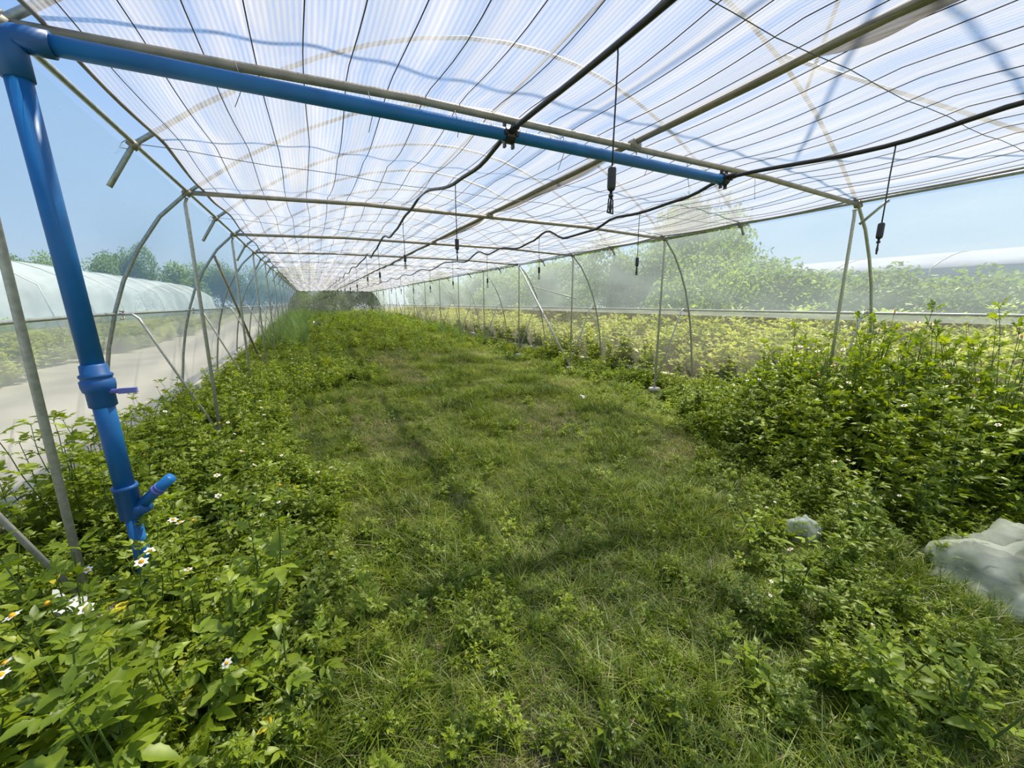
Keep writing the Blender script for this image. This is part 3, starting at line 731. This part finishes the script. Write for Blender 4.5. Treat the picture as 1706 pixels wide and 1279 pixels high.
uk = kit('undergrowth_clump', [herb(31, .34, 6, .08, True).mesh('undergrowth', LEAF), herb(32, .30, 7, .075).mesh('undergrowth', LEAF), herb(33, .45, 5, .09).mesh('undergrowth', LEAF)])
pts = []
for _ in range(2600):
    y = rnd.uniform(.6, 10); L_side = rnd.random() < .38
    if L_side: x = rnd.uniform(-1.82, left_edge(y))
    else: x = rnd.uniform(right_edge(y) - .05, 6.0)
    if math.hypot(x, y) < 1.1 or (L_side and y < 1.2): continue
    if math.hypot(x - 2.85, y - .5) < .55: continue
    if y > 5 and not L_side and rnd.random() < .5: continue
    if abs(y - x * .456) < .16 and 2.1 < x < 2.95: continue
    if at_foot(x, y): continue
    h = (.75 if L_side else .70 + .85 * ramp(x, 3.6, 4.8) * (1 - ramp(y, 2.3, 3.8)))
    pts.append(P_(x, y, h * rnd.uniform(.6, 1.1), rnd.randrange(3), .3))
scatter('undergrowth', pts, uk, 'dense leafy undergrowth filling both banks between the single weeds', 'undergrowth')
# tall thin grass far at the left wall
tk = kit('tall_grass_tuft', [tuft(50 + i, 14, .12, .6, 1.25, .012, 0, .5, 4).mesh('tall_grass', TALLG) for i in range(3)])
pts = [P_(rnd.uniform(-1.5, -.2), rnd.uniform(13, 38), rnd.uniform(.6, 1.05), rnd.randrange(3)) for _ in range(420)]
pts += [P_(rnd.uniform(4.9, 5.9), rnd.uniform(13, 38), rnd.uniform(.35, .7), rnd.randrange(3)) for _ in range(300)]
pts += [P_(rnd.uniform(-.4, 5.2), rnd.uniform(27, 38.5), rnd.uniform(.45, .8), rnd.randrange(3)) for _ in range(420)]
scatter('tall_grass', pts, tk, 'tall thin grass along the walls far down the tunnel', 'grass')
# pale weeds outside the two walls
ok = kit('outside_weed_clump', [herb(61, .6, 7, .12, True).mesh('outside_weed', PALEW), herb(62, .75, 6, .13).mesh('outside_weed', PALEW)])
def PO(x, y, s, i): return (x, y, -.05, rnd.uniform(-.2, .2), rnd.uniform(-.2, .2), rnd.uniform(0, 6.28), s, i)
pts = []
for _ in range(2300):
    y = 1 + 37 * rnd.random() ** 1.5; x = rnd.uniform(6.4, 8.8)
    if rnd.random() < .65 + N3(x, y * .5, 3) * 1.2: pts.append(PO(x, y, rnd.uniform(1.0, 1.65) * (1 + .25 * ramp(x, 7, 8.5)), rnd.randrange(2)))
scatter('outside_weeds', pts, ok, 'pale sunlit weeds outside the right wall mesh', 'weeds')
pts = []
for _ in range(900):
    y = 3 + 30 * rnd.random() ** 1.2; x = rnd.uniform(-9.5, -5.2)
    if rnd.random() < .5 + N3(x, y * .5, 5) * 1.5: pts.append(PO(x, y, rnd.uniform(.7, 1.4), rnd.randrange(2)))
scatter('outside_weeds', pts, ok, 'yellowish weeds beyond the pale path outside the left wall', 'weeds')

# ---------------------------------------------------------------- shrubs and trees outside
def crown_mesh(seed, n, leaf, sx=1, sz=1, lump=5):
    r_ = random.Random(seed); b = MB(); cs = [(Vector((r_.uniform(-.6, .6) * sx, r_.uniform(-.6, .6), r_.uniform(.30, .85) * sz)), r_.uniform(.25, .48)) for _ in range(lump)] + [(Vector((0, 0, .45)), .55)]
    for i in range(n):
        c, q = r_.choice(cs); v = Vector((r_.gauss(0, 1), r_.gauss(0, 1), r_.gauss(0, 1))).normalized() * q * r_.uniform(.6, 1.08)
        p = c + v
        if p.z < .02: p.z = r_.uniform(.02, .3)
        M_ = Matrix.Translation(p) @ Euler((r_.uniform(-.9, .9), r_.uniform(-.9, .9), r_.uniform(0, 6.28))).to_matrix().to_4x4()
        l_ = leaf * r_.uniform(.6, 1.3); w_ = l_ * .28
        b.add([M_ @ Vector(q_) for q_ in ((0, 0, 0), (-w_, l_ * .45, .15 * w_), (0, l_, -.1 * l_), (w_, l_ * .45, .15 * w_))], [(0, 2, 1), (0, 3, 2)])
    return b
CM = [crown_mesh(70 + i, 10000, .056).mesh('crown', SHRUB) for i in range(3)]
def trunk_mesh(seed):
    r_ = random.Random(seed); b = MB(); b.tube([(0, 0, -.03), (.02, .01, .25), (0, .02, .6)], [.035, .028, .012], 7)
    for i in range(5):
        a = r_.uniform(0, 6.28); b.tube([(.01, .01, .15 + .06 * i), (.2 * math.cos(a), .2 * math.sin(a), .45 + .05 * i), (.35 * math.cos(a), .35 * math.sin(a), .62 + .05 * i)], [.016, .01, .005], 5)
    return b.mesh('trunk', STEMD)
TM = [trunk_mesh(1), trunk_mesh(2)]
def shrub(name, x, y, h, w_, label, group, cat='shrub', i=0):
    r = empty(name, (x, y, -.05), rnd.uniform(0, 6.28)); obj('trunk', TM[i % 2], r); obj('crown', CM[i % 3], r)
    r.scale = (w_, w_, h); return tag(r, label, cat, group)
i = 0
for y, x, h, w_ in [(.6, 9.6, 1.95, 1.5), (1.6, 10.2, 2.05, 1.5), (2.6, 9.4, 1.95, 1.4), (3.6, 9.9, 1.95, 1.4), (4.5, 9.1, 2.0, 1.3), (5.6, 9.8, 2.25, 1.6), (6.8, 9.2, 2.75, 1.6), (8.2, 9.9, 3.1, 1.9), (9.8, 9.2, 3.0, 1.7), (11.4, 9.8, 3.2, 1.9), (13.2, 9.4, 3.0, 1.8), (15.2, 9.9, 3.2, 2.0), (17.5, 9.4, 3.1, 2.0), (20, 9.8, 3.3, 2.2), (23, 9.6, 3.2, 2.3), (26.5, 9.8, 3.4, 2.4), (30, 9.7, 3.3, 2.5), (34, 9.8, 3.4, 2.6)]:
    lab = 'leafy green shrub in the hedge outside the right wall, %s from the right edge' % ORD[i]
    shrub('hedge_shrub', x, y, h * (.97 if y < 5 else 1), w_ * (1.3 if y < 6 else 1.1), lab, 'hedge shrubs outside the right wall', i=i); i += 1
shrub('tree', 13.6, 10.3, 5.3, 2.4, 'taller bluish tree rising behind the hedge, right of centre', 'trees outside', 'tree', 1)
shrub('tree', 15.5, 13.5, 5.4, 3.0, 'rounded tree just left of the tallest tree behind the hedge', 'trees outside', 'tree', 2)
for j, (x, y) in enumerate([(-1.5, 43), (2.0, 44), (5.6, 43)]):
    shrub('tree', x, y, 3.6, 2.6, 'dark tree behind the far end wall, %s from the left' % ORD[j], 'trees behind the far end', 'tree', j)
for j in range(12):
    az = R(-29 + 2.5 * j); ds = 78 + 6 * N3(j * 1.3, 2)
    shrub('tree', ds * math.sin(az), ds * math.cos(az), 7.2 + 1.6 * N3(j * 1.7, 8), 4.4, 'distant hazy tree beyond the neighbouring tunnel, %s from the left edge' % ORD[j], 'tree line beyond the left wall', 'tree', j)

# neighbouring plastic tunnels
def neighbour(name, xc, hw, hs, hr, y0, y1, mat, label):
    r = empty(name, (xc, y0, 0)); pr = [(-hw - .5, 0), (-hw - .2, hs * .6), (-hw, hs)] + [(-hw + 2 * hw * k / 10, hs + (hr - hs) * (1 - (2 * k / 10 - 1) ** 2)) for k in range(1, 10)] + [(hw, hs), (hw + .2, hs * .6), (hw + .5, 0)]
    b = MB(); m = len(pr); n = int((y1 - y0) / 1.2)
    b.grid(m, n, lambda u, v: (pr[round(u * (m - 1))][0], v * (y1 - y0), pr[round(u * (m - 1))][1] + .06 * math.sin(v * (n - 1) * math.pi) ** 2)); b.build('cover', mat, r)
    y = 0
    while y < y1 - y0:
        b = MB(); b.tube([(x, y, z + .015) for x, z in pr], .03, 5); b.build('hoop', POLE, r); y += 4.0
    return tag(r, label, 'greenhouse')
neighbour('neighbouring_tunnel', -14.5, 3.6, 2.3, 3.75, 2, 62, NEIGH, 'hazy plastic tunnel seen outside the left wall')
neighbour('neighbouring_greenhouse', 29, 4.5, 3.0, 3.95, -20, 15, NEIGHW, 'long pale greenhouse roof beyond the hedge at right edge')

# ---------------------------------------------------------------- plastic scraps
def blob(name, c, rx, ry, rz, seed, mat, label, cat, amp=.25, open_=False):
    b = MB()
    def f(u, v):
        a = 2 * math.pi * u; e_ = (-.25 + 1.25 * v) * math.pi / 2
        k = 1 + amp * .3 * abs(N3(math.cos(a) * 4 + seed, math.sin(a) * 4, v * 5)) + amp * N3(math.cos(a) * 1.6 + seed, math.sin(a) * 1.6, v * 2.5) + amp * .5 * N3(math.cos(a) * 5, math.sin(a) * 5 + seed, v * 6)
        return (rx * k * math.cos(a) * math.cos(e_), ry * k * math.sin(a) * math.cos(e_), rz * k * math.sin(e_))
    b.grid(40, 22, f); o = b.build(name, mat); o.location = (c[0], c[1], ground(c[0], c[1]) + c[2]); return tag(o, label, cat)
blob('plastic_bag', (3.30, .37, .0), .52, .34, .28, 2, sheet('bag_plastic', .58, (.90, .93, .88), (.84, .87, .76), 6, .30, .5), 'crumpled clear plastic sheet lying in weeds at the right edge', 'plastic sheet', .5)
blob('plastic_ball', (2.72, 1.24, .05), .10, .09, .09, 5, SCRAP, 'small crumpled clear plastic bag in the grass at right', 'plastic bag', .3)
def scrap(x, y, z, s, seed, label):
    b = MB(); b.grid(10, 8, lambda u, v: ((u - .5) * s, (v - .5) * s * .6, s * .35 * N3(u * 2.5 + seed, v * 2.5) + .3 * s * (u - .5) ** 2)); o = b.build('plastic_scrap', WHITE); o.location = (x, y, ground(x, y) + z); o.rotation_euler = (.3, 0, seed); tag(o, label, 'scrap')
scrap(3.7, 4.92, .07, .17, 1, 'white plastic scrap on the grass near the second right pole')
scrap(-.98, 2.05, .30, .16, 2, 'pale crumpled scrap caught in weeds left of the blue pipe foot')
scrap(.35, 21.0, .27, .6, 3, 'pale plastic sheet on weeds far down the tunnel')

# yellowed leaves lying on the weeds, placed on the banks one by one
for j, (x, y, z, s) in enumerate([(-.80, 1.95, .28, .075), (-.30, 1.52, .22, .07), (-1.02, 2.1, .42, .06), (-.02, 2.2, .14, .05), (-.24, 1.3, .14, .05)]):
    b = MB(); leaflet(b, Matrix.Identity(4), s, s * .6, .3, .3); leaflet(b, Matrix.Rotation(1.3, 4, 'Z'), s * .8, s * .45, .3, .3); o = b.build('yellow_leaf', YLEAF); o.location = (x, y, z); o.rotation_euler = (.2, .1, j * 1.7)
    tag(o, ['yellow leaf below the valve, left of the blue pipe', 'yellow leaf among the big leaves at lower left', 'yellow leaf by the leaning grey pole', 'yellow leaf at edge of the grass left of centre', 'yellow leaf low at the bottom left'][j], 'leaf', 'yellowed leaves')
